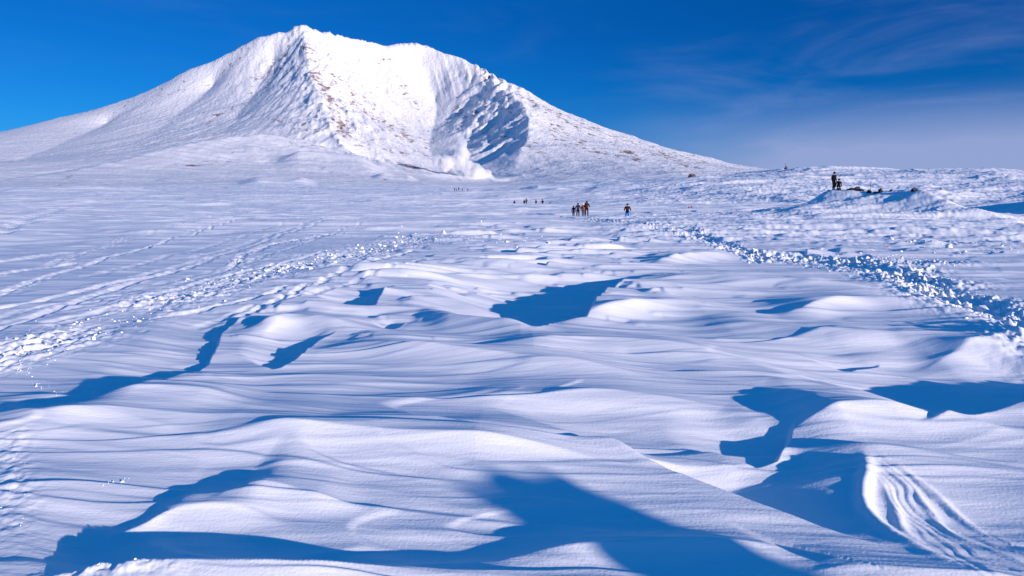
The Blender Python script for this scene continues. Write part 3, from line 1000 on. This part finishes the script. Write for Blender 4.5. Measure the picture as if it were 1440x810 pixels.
def tube(bm, p0, p1, r0, r1, n=8):
    p0, p1 = Vector(p0), Vector(p1)
    q = (p1 - p0).to_track_quat('Z', 'Y')
    ra, rb = [], []
    for k in range(n):
        a = 2 * math.pi * k / n
        d = q @ Vector((math.cos(a), math.sin(a), 0))
        ra.append(bm.verts.new(p0 + d * r0))
        rb.append(bm.verts.new(p1 + d * r1))
    for k in range(n):
        bm.faces.new((ra[k], ra[(k + 1) % n], rb[(k + 1) % n], rb[k]))
    bm.faces.new(ra[::-1])
    bm.faces.new(rb)


def rbox(bm, c, size, bev=0.03, rot=None):
    m = Matrix.Translation(c) @ (rot.to_matrix().to_4x4() if rot else Matrix.Identity(4)) @ Matrix.Diagonal((*size, 1))
    g = bmesh.ops.create_cube(bm, size=1, matrix=m)
    es = list({e for v in g['verts'] for e in v.link_edges})
    bmesh.ops.bevel(bm, geom=es, offset=bev, segments=2, profile=.6, affect='EDGES')


# ---- people
MATS = {}


def cloth(name, col):
    if name not in MATS:
        MATS[name] = plain(name, col, 0.8, 0.2, 25)
    return MATS[name]


SKIN = plain("skin", (.42, .26, .19), .55, .1)
BOOT = cloth("dark_boot_leather", (.02, .018, .018))
BLACK = (.003, .003, .004)


def person_mesh(pose, h):
    """one continuous body grown over a posed skeleton; faces +Y"""
    lean, swing, arms, crouch = pose
    k = h / 1.75
    V, E, Rr = [], [], []

    def v(co, rx, ry, par):
        V.append(Vector(co) * k)
        Rr.append((rx * k, ry * k))
        if par is not None:
            E.append((par, len(V) - 1))
        return len(V) - 1
    drop = 0.42 * crouch
    fy = math.sin(lean)
    fz = math.cos(lean)
    pz = .95 - drop
    py = -.16 * crouch

    def up(d, side=0.0, fwd=0.0):
        return (side, py + d * fy + fwd * fz, pz + d * fz - fwd * fy)
    pel = v((0, py, pz), .155, .125, None)
    wa = v(up(.2), .15, .115, pel)
    ch = v(up(.42), .185, .135, wa)
    ne = v(up(.56), .07, .07, ch)
    he = v(up(.68, 0, .03), .098, .112, ne)
    v(up(.77, 0, .02), .075, .085, he)
    for s in (-1, 1):
        sh = v(up(.47, s * .19), .085, .085, ch)
        if arms == 'poles':
            el = v(up(.25, s * .29, .04), .062, .062, sh)
            wr = v(up(.16, s * .31, .27), .045, .045, el)
            ha = v(up(.15, s * .31, .36), .05, .045, wr)
        elif arms == 'camera':
            el = v(up(.36, s * .36, .12), .062, .062, sh)
            wr = v(up(.58, s * .16, .26), .045, .045, el)
            ha = v(up(.63, s * .09, .28), .05, .045, wr)
        else:
            el = v(up(.22, s * .26, -.03), .062, .062, sh)
            wr = v(up(-.02, s * .27, .07), .045, .045, el)
            ha = v(up(-.11, s * .26, .10), .05, .045, wr)
        hp = v((s * .10, py, pz - .06), .11, .11, pel)
        sw = swing * s
        kn = v((s * .12, py + .07 + sw * .22 + .34 * crouch, .50 - .06 * crouch), .078, .08, hp)
        an = v((s * .12, sw * .36, .10), .055, .06, kn)
        v((s * .135, sw * .36 + .17, .05), .05, .045, an)
    me = bpy.data.meshes.new("skeleton")
    me.from_pydata([tuple(c) for c in V], E, [])
    o = bpy.data.objects.new("skeleton", me)
    COL.objects.link(o)
    o.modifiers.new("s", 'SKIN').use_smooth_shade = True
    for i, rxy in enumerate(Rr):
        me.skin_vertices[0].data[i].radius = rxy
        me.skin_vertices[0].data[i].use_root = (i == 0)
    o.modifiers.new("d", 'SUBSURF').levels = 1
    o.modifiers["d"].render_levels = 1
    dg = bpy.context.evaluated_depsgraph_get()
    dg.update()
    out = bpy.data.meshes.new_from_object(o.evaluated_get(dg))
    bpy.data.objects.remove(o)
    bpy.data.meshes.remove(me)
    # colour zones: boots, trousers, jacket, face, gloves
    pel_z = V[pel].z
    headc = V[he]
    hands = [Vector(c) for c, rr in zip(V, Rr) if abs(rr[0] - .05 * k) < 1e-6 and c.z > .25]
    for f in out.polygons:
        c = f.center
        if c.z < .16 * k:
            f.material_index = 2
        elif (c - headc).length < .19 * k and c.z > headc.z - .13 * k:
            f.material_index = 3
        elif any((c - hh).length < .085 * k for hh in hands):
            f.material_index = 4
        elif c.z < pel_z - .03 * k:
            f.material_index = 1
        else:
            f.material_index = 0
        f.use_smooth = True
    return out, headc, V[ch], lean


def person(px, py, dist, label, jacket, trousers, face=0, h=1.75, pose=(0.05, .5, 'down', 0), hat=None, group=None, pos=None):
    p = pos if pos is not None else place(px, py, dist)
    root = bpy.data.objects.new("person", None)
    COL.objects.link(root)
    root.location = p - Vector((0, 0, .04))
    root.rotation_euler = (0, 0, rad(face))
    tag(root, label, "person", group)
    me, headc, chest, lean = person_mesh(pose, h)
    link("body", me, [jacket, trousers, BOOT, SKIN, BOOT], root)
    k = h / 1.75
    # knitted hat or hood: dome over the upper head, with a rolled brim
    bm = bmesh.new()
    bmesh.ops.create_uvsphere(bm, u_segments=16, v_segments=10, radius=1)
    bmesh.ops.delete(bm, geom=[q for q in bm.verts if q.co.z < -.12], context='VERTS')
    for q in bm.verts:
        q.co = Vector((q.co.x * .118, q.co.y * .13, q.co.z * .135)) * k + headc + Vector((0, -.012, .03)) * k
    for i in range(16):
        a0, a1 = 2 * math.pi * i / 16, 2 * math.pi * (i + 1) / 16
        tube(bm, headc + Vector((.118 * math.cos(a0), .13 * math.sin(a0) - .012, .028)) * k, headc + Vector((.118 * math.cos(a1), .13 * math.sin(a1) - .012, .028)) * k, .018 * k, .018 * k, 6)
    from_bm(bm, "hat", hat or cloth("black_wool", BLACK), root)
    # nose and goggles, so that the head has a front
    bm = bmesh.new()
    tube(bm, headc + Vector((0, .10, .0)) * k, headc + Vector((0, .145, -.025)) * k, .012 * k, .02 * k, 8)
    from_bm(bm, "nose", SKIN, root)
    bm = bmesh.new()
    rbox(bm, headc + Vector((0, .112, .012)) * k, (.15 * k, .04 * k, .05 * k), .012 * k)
    from_bm(bm, "goggles", cloth("goggle_lens", (.03, .02, .015)), root)
    root['_'] = 0
    del root['_']
    return root, chest


def pack(owner, chest, label, mat, k=1.0, w=.33, hgt=.52):
    bm = bmesh.new()
    rbox(bm, (0, -.13, 0), (w, .2, hgt), .05)
    rbox(bm, (0, -.14, hgt * .5 + .03), (w * .9, .22, .09), .03)
    rbox(bm, (0, -.25, -.06), (w * .7, .07, hgt * .45), .025)
    for s in (-1, 1):
        pts = [(s * .1, -.04, hgt * .4), (s * .13, .09, hgt * .44), (s * .14, .19, hgt * .25), (s * .13, .14, -.05), (s * .12, -.04, -hgt * .35)]
        for a, b_ in zip(pts[:-1], pts[1:]):
            tube(bm, a, b_, .022, .022, 6)
    o = from_bm(bm, "backpack", mat)
    m = owner.matrix_basis.copy()
    R_ = Matrix.LocRotScale(owner.location, owner.rotation_euler, None)
    o.location = R_ @ (chest + Vector((0, -.11, -.12)))
    o.rotation_euler = owner.rotation_euler
    o.scale = (k, k, k)
    return tag(o, label, "backpack")


def pole(owner, lx, ly, label, mat):
    bm = bmesh.new()
    tube(bm, (0, .22, 0), (0, 0, 1.14), .009, .012)
    tube(bm, (0, .003, 1.12), (0, -.02, 1.26), .018, .02)
    tube(bm, (0, .205, .07), (0, .203, .085), .055, .05, 12)
    o = from_bm(bm, "trekking_pole", mat)
    R_ = Matrix.LocRotScale(owner.location, owner.rotation_euler, None)
    q = R_ @ Vector((lx, ly, 0))
    o.location = (q.x, q.y, height(q.x, q.y) - .03)
    o.rotation_euler = owner.rotation_euler
    return tag(o, label, "trekking pole")


NAVY, GREEN, RED, ORANGE, BROWN = cloth("navy_shell", (.012, .015, .035)), cloth("dark_green_shell", (.02, .05, .02)), cloth("red_shell", (.22, .02, .03)), cloth("orange_fabric", (.27, .07, .03)), cloth("brown_fabric", (.05, .022, .015))
BLK, BLUE, LIME, PINK, WHITE, GREY = cloth("black_shell", BLACK), cloth("bright_blue_shell", (.01, .16, .62)), cloth("lime_band", (.25, .45, .05)), cloth("pink_fabric", (.55, .16, .17)), cloth("white_shell", (.75, .75, .76)), cloth("grey_shell", (.06, .06, .07))
YEL = cloth("yellow_fabric", (.5, .33, .04))

G1 = "hikers walking up the snow towards the mountain"
o, c = person(882, 307.5, 69.5, "lone hiker in black jacket and bright blue trousers standing apart on the snow", BLK, BLUE, -12, 1.8, (.04, .25, 'poles', 0), group=G1)
pack(o, c, "dark red backpack on the lone hiker in blue trousers", cloth("maroon_fabric", (.05, .008, .008)), .9, .28, .42)
pole(o, -.31, .42, "thin yellow trekking pole in the left hand of the lone hiker", YEL)
pole(o, .31, .42, "dark trekking pole in the right hand of the lone hiker", BLK)
o, c = person(806.5, 306.5, 83, "short hiker all in navy, leftmost of the standing cluster of four", NAVY, NAVY, 10, 1.45, (.06, .5, 'down', 0), group=G1)
o, c = person(812.6, 306.8, 83, "hiker in dark green jacket beside the short navy hiker", GREEN, BLK, -5, 1.75, (.03, .35, 'poles', 0), group=G1)
bm = bmesh.new()
rbox(bm, (0, 0, 1.14), (.40, .30, .07), .03)
from_bm(bm, "waist_band", LIME, o)
pack(o, c, "pink backpack on the hiker in the dark green jacket", PINK, .95, .32, .5)
o, c = person(820.2, 307, 83.5, "hiker with a white hood, close beside the hiker in black", GREY, GREY, 8, 1.75, (.05, .4, 'down', 0), WHITE, group=G1)
pack(o, c, "orange backpack on the hiker with the white hood", ORANGE, 1.0, .34, .52)
o, c = person(824.8, 307.6, 82, "tall hiker in black with bulky clothes, rightmost of the cluster of four", BLK, BLK, -15, 1.8, (.05, .4, 'poles', 0), group=G1)
pack(o, c, "brown backpack on the tall hiker in black", BROWN, 1.05, .36, .55)

person(723.3, 291.8, 176, "hiker in a red jacket ahead of the dark file of walkers", RED, BLK, 20, 1.7, (.05, .5, 'down', 0), cloth("red_wool", (.3, .03, .03)), group=G1)
person(737.3, 292.2, 174, "dark hiker walking at the left side of a close pair", BLK, BLK, 25, 1.6, (.12, .8, 'down', 0), group=G1)
person(740.2, 292.4, 173, "greyish green hiker walking at the right side of a close pair", GREEN, GREY, 20, 1.75, (.05, .5, 'down', 0), group=G1)
person(753.7, 293.2, 172, "slim dark hiker walking alone between the close pair and the bending hiker's companion", NAVY, NAVY, 15, 1.6, (.02, .2, 'down', 0), group=G1)
person(763, 295, 165, "tallest dark hiker of the file, next to the bending hiker", BLK, NAVY, 30, 1.95, (.06, .5, 'poles', 0), group=G1)
person(771.5, 294.6, 167, "dark hiker bending forward at the tail of the file", BLK, GREY, -70, 1.75, (.95, .6, 'poles', .3), group=G1)
G2 = "tiny far hikers near the steam vents"
for px_, py_, dd, lb, hh, mt in ((639.5, 270.8, 345, "tiny far hiker at the left end of the group near the steam", 1.7, BLK), (642, 271, 344, "tiny far hiker, shortest of the low three near the steam", 1.35, NAVY),
                             (645.2, 271.3, 343, "tiny far hiker, bulkiest of the low three near the steam", 1.9, BLK), (650.4, 268.8, 352, "tiny far hiker walking alone up the pale path, between the three and the last one", 1.8, GREY),
                             (657.8, 268.9, 353, "tiny far hiker nearest to the white steam plume", 1.8, BLK)):
    person(px_, py_, dd, lb, mt, mt, 30, hh, (.05, .5, 'down', 0), group=G2)
person(1171.5, 272, 76, "person standing all in black on the rocky mound", BLK, BLK, 200, 1.8, (.02, .1, 'down', 0))
person(1178.6, 272.5, 76, "person in black crouching beside the standing figure on the rocky mound", BLK, BLK, 160, 1.6, (.5, .1, 'down', 1.0))
# a companion standing behind and to the right of the camera; in the picture it shows by its shadow
p_ = Vector((7.70, -3.72, 0.0))
o, c = person(0, 0, 0, "person in puffy navy jacket behind the photographer, its shadow over the near drifts", NAVY, BLK, 45, 1.78, (.05, .2, 'camera', 0), pos=p_)
pack(o, c + Vector((0, 0, .10)), "unseen grey backpack, made tall and wide to broaden the shadow of the person behind the photographer", GREY, 1.3, .48, .52)  # out of view; sized and raised to broaden the cast shadow

# ---- rocks
def rock_mat(name, col):
    m, nt, p = new_mat(name)
    N, L = nt.nodes.new, nt.links.new
    tcn = N("ShaderNodeTexCoord")
    n = N("ShaderNodeTexNoise")
    n.inputs['Scale'].default_value = 2.5
    n.inputs['Detail'].default_value = 6
    L(tcn.outputs['Object'], n.inputs['Vector'])
    g = N("ShaderNodeNewGeometry")
    s_ = N("ShaderNodeSeparateXYZ")
    L(g.outputs['Normal'], s_.inputs[0])
    a = N("ShaderNodeMath")
    a.operation = 'MULTIPLY_ADD'
    L(n.outputs[0], a.inputs[0])
    a.inputs[1].default_value = .6
    L(s_.outputs[2], a.inputs[2])
    mr = N("ShaderNodeMapRange")
    mr.inputs[1].default_value = 1.12
    mr.inputs[2].default_value = 1.2
    L(a.outputs[0], mr.inputs[0])
    c1 = N("ShaderNodeMix")
    c1.data_type = 'RGBA'
    c1.inputs[6].default_value = (*[v * .6 for v in col], 1)
    c1.inputs[7].default_value = (*[v * 1.5 for v in col], 1)
    L(n.outputs[0], c1.inputs[0])
    c2 = N("ShaderNodeMix")
    c2.data_type = 'RGBA'
    L(mr.outputs[0], c2.inputs[0])
    L(c1.outputs[2], c2.inputs[6])
    c2.inputs[7].default_value = (.86, .87, .9, 1)
    L(c2.outputs[2], p.inputs['Base Color'])
    p.inputs['Roughness'].default_value = .85
    return m


DARKROCK, BROWNROCK = rock_mat("black_lava", (.018, .017, .018)), rock_mat("brown_lava", (.09, .06, .045))


def rock(px, py, dist, wpx, hpx, label, mat=DARKROCK, group=None, seed=1, lift=0.15):
    p = place(px, py, dist)
    m_ = dist / F
    bm = bmesh.new()
    bmesh.ops.create_icosphere(bm, subdivisions=3, radius=1)
    for v in bm.verts:
        d = mnoise.noise(v.co * 1.3 + Vector((seed * 7.1, 0, 0))) * .45 + mnoise.noise(v.co * 3 + Vector((0, seed * 3.3, 0))) * .18
        c = v.co * (1 + d)
        q = Vector((round(c.x * 2.2) / 2.2, round(c.y * 2.2) / 2.2, round(c.z * 2.2) / 2.2))
        v.co = c.lerp(q, .35)
        v.co = Vector((v.co.x * wpx * m_ * .5, v.co.y * wpx * m_ * .45, v.co.z * hpx * m_ * .62))
    o = from_bm(bm, "rock", mat, None, False)
    o.location = p + Vector((0, 0, hpx * m_ * lift))
    return tag(o, label, "rock", group)


GR = "dark lava rocks on the snowy mound"
rk_list = [(1180, 276, 75.5, 4, 5, "small upright black rock just below the crouching figure"), (1192, 273, 75.5, 3.4, 3, "smallest black rock at the left end of the row on the mound"),
           (1198, 273, 75.3, 6.5, 3.6, "long low black rock beside the smallest one on the mound"), (1204.5, 272, 75.3, 6, 6, "blocky black rock in the middle of the mound, under the slanting slab"),
           (1210, 270.5, 75.2, 9, 3, "slanting black slab, highest rock on the mound"), (1211, 273.5, 75, 3.4, 3.2, "little black rock tucked below the slanting slab"),
           (1221.5, 273, 74.8, 6, 5, "black rock at the foot of the thin pole on the mound"), (1232, 273, 74.5, 8, 2.6, "flat thin black rock lying between the pole and the squarish rock"),
           (1238.5, 275.5, 74.2, 6, 6, "squarish black rock with snow on its right side"), (1252.5, 279.5, 73.6, 3, 3.4, "tiny pointed black rock alone right of the squarish rock"),
           (1285.5, 280.5, 72.6, 7, 4.6, "lone rounded black rock on the right shoulder of the mound"), (1165, 273.5, 76, 3, 1.6, "small flat black rock by the feet of the standing figure")]
for i, (a, b_, d_, w_, h_, lb) in enumerate(rk_list):
    rock(a, b_, d_, w_, h_, lb, DARKROCK, GR, i + 1)
rock(973, 253, 370, 9.5, 7.5, "big brown boulder on the low ridge below the right slope of the mountain", BROWNROCK, None, 31)
rock(1041, 252.5, 236, 4, 2.6, "small dark boulder alone on the crest of the low ridge", DARKROCK, None, 33)
rock(949.5, 289, 130, 2.6, 2.4, "tiny dark rock low on the hummocky slope above the red markers", DARKROCK, None, 34)
rock(1049, 265, 190, 3, 2.4, "small dark rock in the rubble below the low ridge", DARKROCK, None, 35)
rock(946, 249.5, 400, 5, 2.4, "flat dark rock left of the big brown boulder", DARKROCK, None, 36)
rock(980, 241, 560, 3, 3, "dark rock high above the big brown boulder", DARKROCK, None, 37)

# ---- markers
def marker(px, py, dist, h, mat, label, name="marker_pole", cat="marker pole", r_=.02, cap=None):
    p = place(px, py, dist)
    bm = bmesh.new()
    tube(bm, (0, 0, -.3), (0.01, 0, h), r_, r_ * .8)
    tube(bm, (0.01, 0, h), (0.01, 0, h + r_ * 2), r_ * .8, r_ * .2)
    if cap:
        rbox(bm, (r_ + cap[0] / 2, 0, h - cap[1] / 2), (cap[0], .02, cap[1]), .006)
    o = from_bm(bm, name, mat)
    o.location = p
    return tag(o, label, cat)


marker(1223.5, 272, 75, 1.05, cloth("weathered_wood", (.16, .09, .07)), "thin reddish pole sticking up between the rocks on the mound", r_=.022)
marker(968.3, 297, 100, .42, RED, "short red marker peg, left of two on the lower slope", r_=.07, cap=(.1, .14))
marker(971.8, 297, 100, .45, RED, "short red marker peg, right of two on the lower slope", r_=.07, cap=(.1, .14))
# cairn with its pole on the skyline
p = place(1105.5, 238, 398)
root = bpy.data.objects.new("cairn", None)
COL.objects.link(root)
root.location = p
tag(root, "dark stone cairn with a thin pole on the skyline", "cairn")
bm = bmesh.new()
for i in range(26):
    t = i / 25
    a = i * 2.4
    rr_ = .95 * (1 - t) * (.5 + .5 * ((i * 7) % 5) / 4)
    m = Matrix.Translation((rr_ * math.cos(a), rr_ * math.sin(a), .1 + 1.25 * t)) @ Matrix.Rotation(a, 4, 'Z') @ Matrix.Diagonal((.5, .36, .26, 1))
    g = bmesh.ops.create_icosphere(bm, subdivisions=1, radius=1, matrix=m)
    for v in g['verts']:
        v.co += Vector([random.uniform(-.05, .05) for _ in range(3)])
from_bm(bm, "stone_pile", DARKROCK, root, False)
bm = bmesh.new()
tube(bm, (-.3, 0, 0), (-.45, 0, 3.3), .085, .07)
from_bm(bm, "pole", BLK, root)

# ---- steam from the fumaroles
def steam(px, py, dist, lobes, dens, label, seed):
    """lobes: (dx px, dy px up, radius px, stretch z)"""
    a, _ = px2at(px, py)
    p = Vector((dist * math.sin(a), dist * math.cos(a), 0))
    p.z = height(p.x, p.y)
    m_ = dist / F
    right = Vector((math.cos(a), -math.sin(a), 0))
    bm = bmesh.new()
    for i, (dx, dy, rr_, sz) in enumerate(lobes):
        g = bmesh.ops.create_icosphere(bm, subdivisions=3, radius=1)
        for v in g['verts']:
            d = 1 + .35 * mnoise.noise(v.co * 1.6 + Vector((seed * 3.7 + i, i * 2.2, 0)))
            v.co = Vector((v.co.x * d, v.co.y * d, v.co.z * d * sz)) * rr_ * m_ + right * dx * m_ + Vector((0, (i % 3 - 1) * rr_ * m_ * .3, dy * m_))
    me = bpy.data.meshes.new("steam_plume")
    bm.to_mesh(me)
    bm.free()
    me.remesh_voxel_size = 1.2
    o = link("steam_plume", me)
    o.location = p
    md = o.modifiers.new("r", 'REMESH')
    md.mode = 'VOXEL'
    md.voxel_size = max(1.0, .9 * m_)
    dg = bpy.context.evaluated_depsgraph_get()
    dg.update()
    me2 = bpy.data.meshes.new_from_object(o.evaluated_get(dg))
    o.modifiers.clear()
    o.data = me2
    bpy.data.meshes.remove(me)
    me2.materials.clear()
    m = bpy.data.materials.new("steam")
    m.use_nodes = True
    nt = m.node_tree
    nt.nodes.remove(nt.nodes["Principled BSDF"])
    pv = nt.nodes.new("ShaderNodeVolumePrincipled")
    pv.inputs['Color'].default_value = (.996, .996, .998, 1)
    pv.inputs['Anisotropy'].default_value = .25
    tcn = nt.nodes.new("ShaderNodeTexCoord")
    n = nt.nodes.new("ShaderNodeTexNoise")
    n.inputs['Scale'].default_value = .045
    n.inputs['Detail'].default_value = 5
    n.inputs['Roughness'].default_value = .62
    nt.links.new(tcn.outputs['Object'], n.inputs['Vector'])
    mr = nt.nodes.new("ShaderNodeMapRange")
    mr.inputs[1].default_value = .40
    mr.inputs[2].default_value = .64
    mr.inputs[3].default_value = 0
    mr.inputs[4].default_value = dens
    nt.links.new(n.outputs[0], mr.inputs[0])
    nt.links.new(mr.outputs[0], pv.inputs['Density'])
    nt.links.new(pv.outputs[0], nt.nodes["Material Output"].inputs['Volume'])
    me2.materials.append(m)
    return tag(o, label, "steam", "steam plumes at the foot of the mountain")


steam(668, 258, 1060, [(0, 5, 15, .9), (-14, 14, 15, .9), (-26, 17, 13, .9), (-17, 30, 11, 1.2), (-19, 44, 9, 1.4), (13, 2, 13, .7), (-38, 20, 11, 1), (-52, 24, 8, 1)], .5, "widest and brightest white steam plume, billowing over the valley floor", 1)
steam(588, 228, 1330, [(0, 4, 9, 1), (-6, 14, 9, 1.1), (4, 22, 7, 1.2), (-10, 24, 6, 1)], .06, "thin steam plume at the mouth of the snow gully", 2)
steam(472, 212, 1200, [(0, 3, 8, .9), (-6, 10, 8, 1), (-14, 16, 6, 1.1)], .08, "small grey steam plume at the foot of the rocky spur", 3)
steam(400, 188, 1180, [(0, 2, 9, .8), (-10, 6, 8, .8), (8, 3, 8, .8), (-4, 12, 6, 1)], .07, "low steam drifting behind the crest of the front bench", 4)
steam(364, 182, 1230, [(0, 3, 6, 1.0), (-2, 11, 6, 1.2), (2, 20, 5, 1.2)], .06, "faint steam wisp rising leftmost behind the front bench", 5)

# ---- broken snow lumps along the tracks
def chunks():
    rg = np.random.default_rng(77)
    base = bmesh.new()
    bmesh.ops.create_icosphere(base, subdivisions=1, radius=1)
    bv = np.array([v.co for v in base.verts], np.float32)
    base.verts.ensure_lookup_table()
    bf = np.array([[v.index for v in f.verts] for f in base.faces], np.int32)
    base.free()
    spans = [([(1140, 366), (1183, 371), (1252, 384), (1305, 404), (1357, 426), (1440, 462), (1520, 500)], 800, 16, .055), ([(1183, 368), (1260, 370), (1330, 372)], 160, 12, .06),
             ([(940, 324), (985, 336), (1040, 353), (1070, 366)], 260, 9, .09), ([(0, 498), (60, 484), (120, 466), (200, 436), (290, 408), (360, 388)], 420, 26, .03),
             ([(360, 388), (430, 374), (520, 352), (600, 336)], 260, 9, .08), ([(60, 803), (150, 803), (212, 803)], 60, 3, .007), ([(146, 676), (166, 671), (184, 666)], 26, 3, .012),
             ([(10, 500), (40, 520), (80, 545), (110, 547)], 40, 10, .025), ([(0, 620), (20, 660), (20, 740)], 60, 14, .012), ([(560, 332), (640, 326), (720, 345), (860, 340)], 170, 14, .10), ([(1160, 330), (1300, 345), (1430, 352)], 160, 12, .09)]
    VV, FF, n = [], [], 0
    for pts, cnt, spread, sz in spans:
        pts = np.array(pts, float)
        for _ in range(cnt):
            k = rg.integers(0, len(pts) - 1)
            t = rg.uniform()
            q = pts[k] * (1 - t) + pts[k + 1] * t
            gx, gy = ground(q[0] + rg.normal(0, spread * .8), q[1] + rg.normal(0, spread * .45))
            if gy > 60 or gy < 1:
                continue
            s_ = .24 * sz * math.exp(rg.normal(0, .75))
            M = rg.normal(0, 1, (3, 3))
            qm, _r = np.linalg.qr(M)
            v = bv * (1 + rg.uniform(-.28, .28, (len(bv), 1)).astype(np.float32)) * np.array([1, rg.uniform(.6, 1), rg.uniform(.4, .8)])
            v = v @ qm * s_ + np.array([gx, gy, height(float(gx), float(gy)) + s_ * .08])
            VV.append(v)
            FF.append(bf + n)
            n += len(bv)
    me = bpy.data.meshes.new("snow_lumps")
    me.from_pydata(np.concatenate(VV).tolist(), [], np.concatenate(FF).tolist())
    o = link("snow_lumps", me, M_SNOW)
    o['kind'] = 'stuff'


chunks()
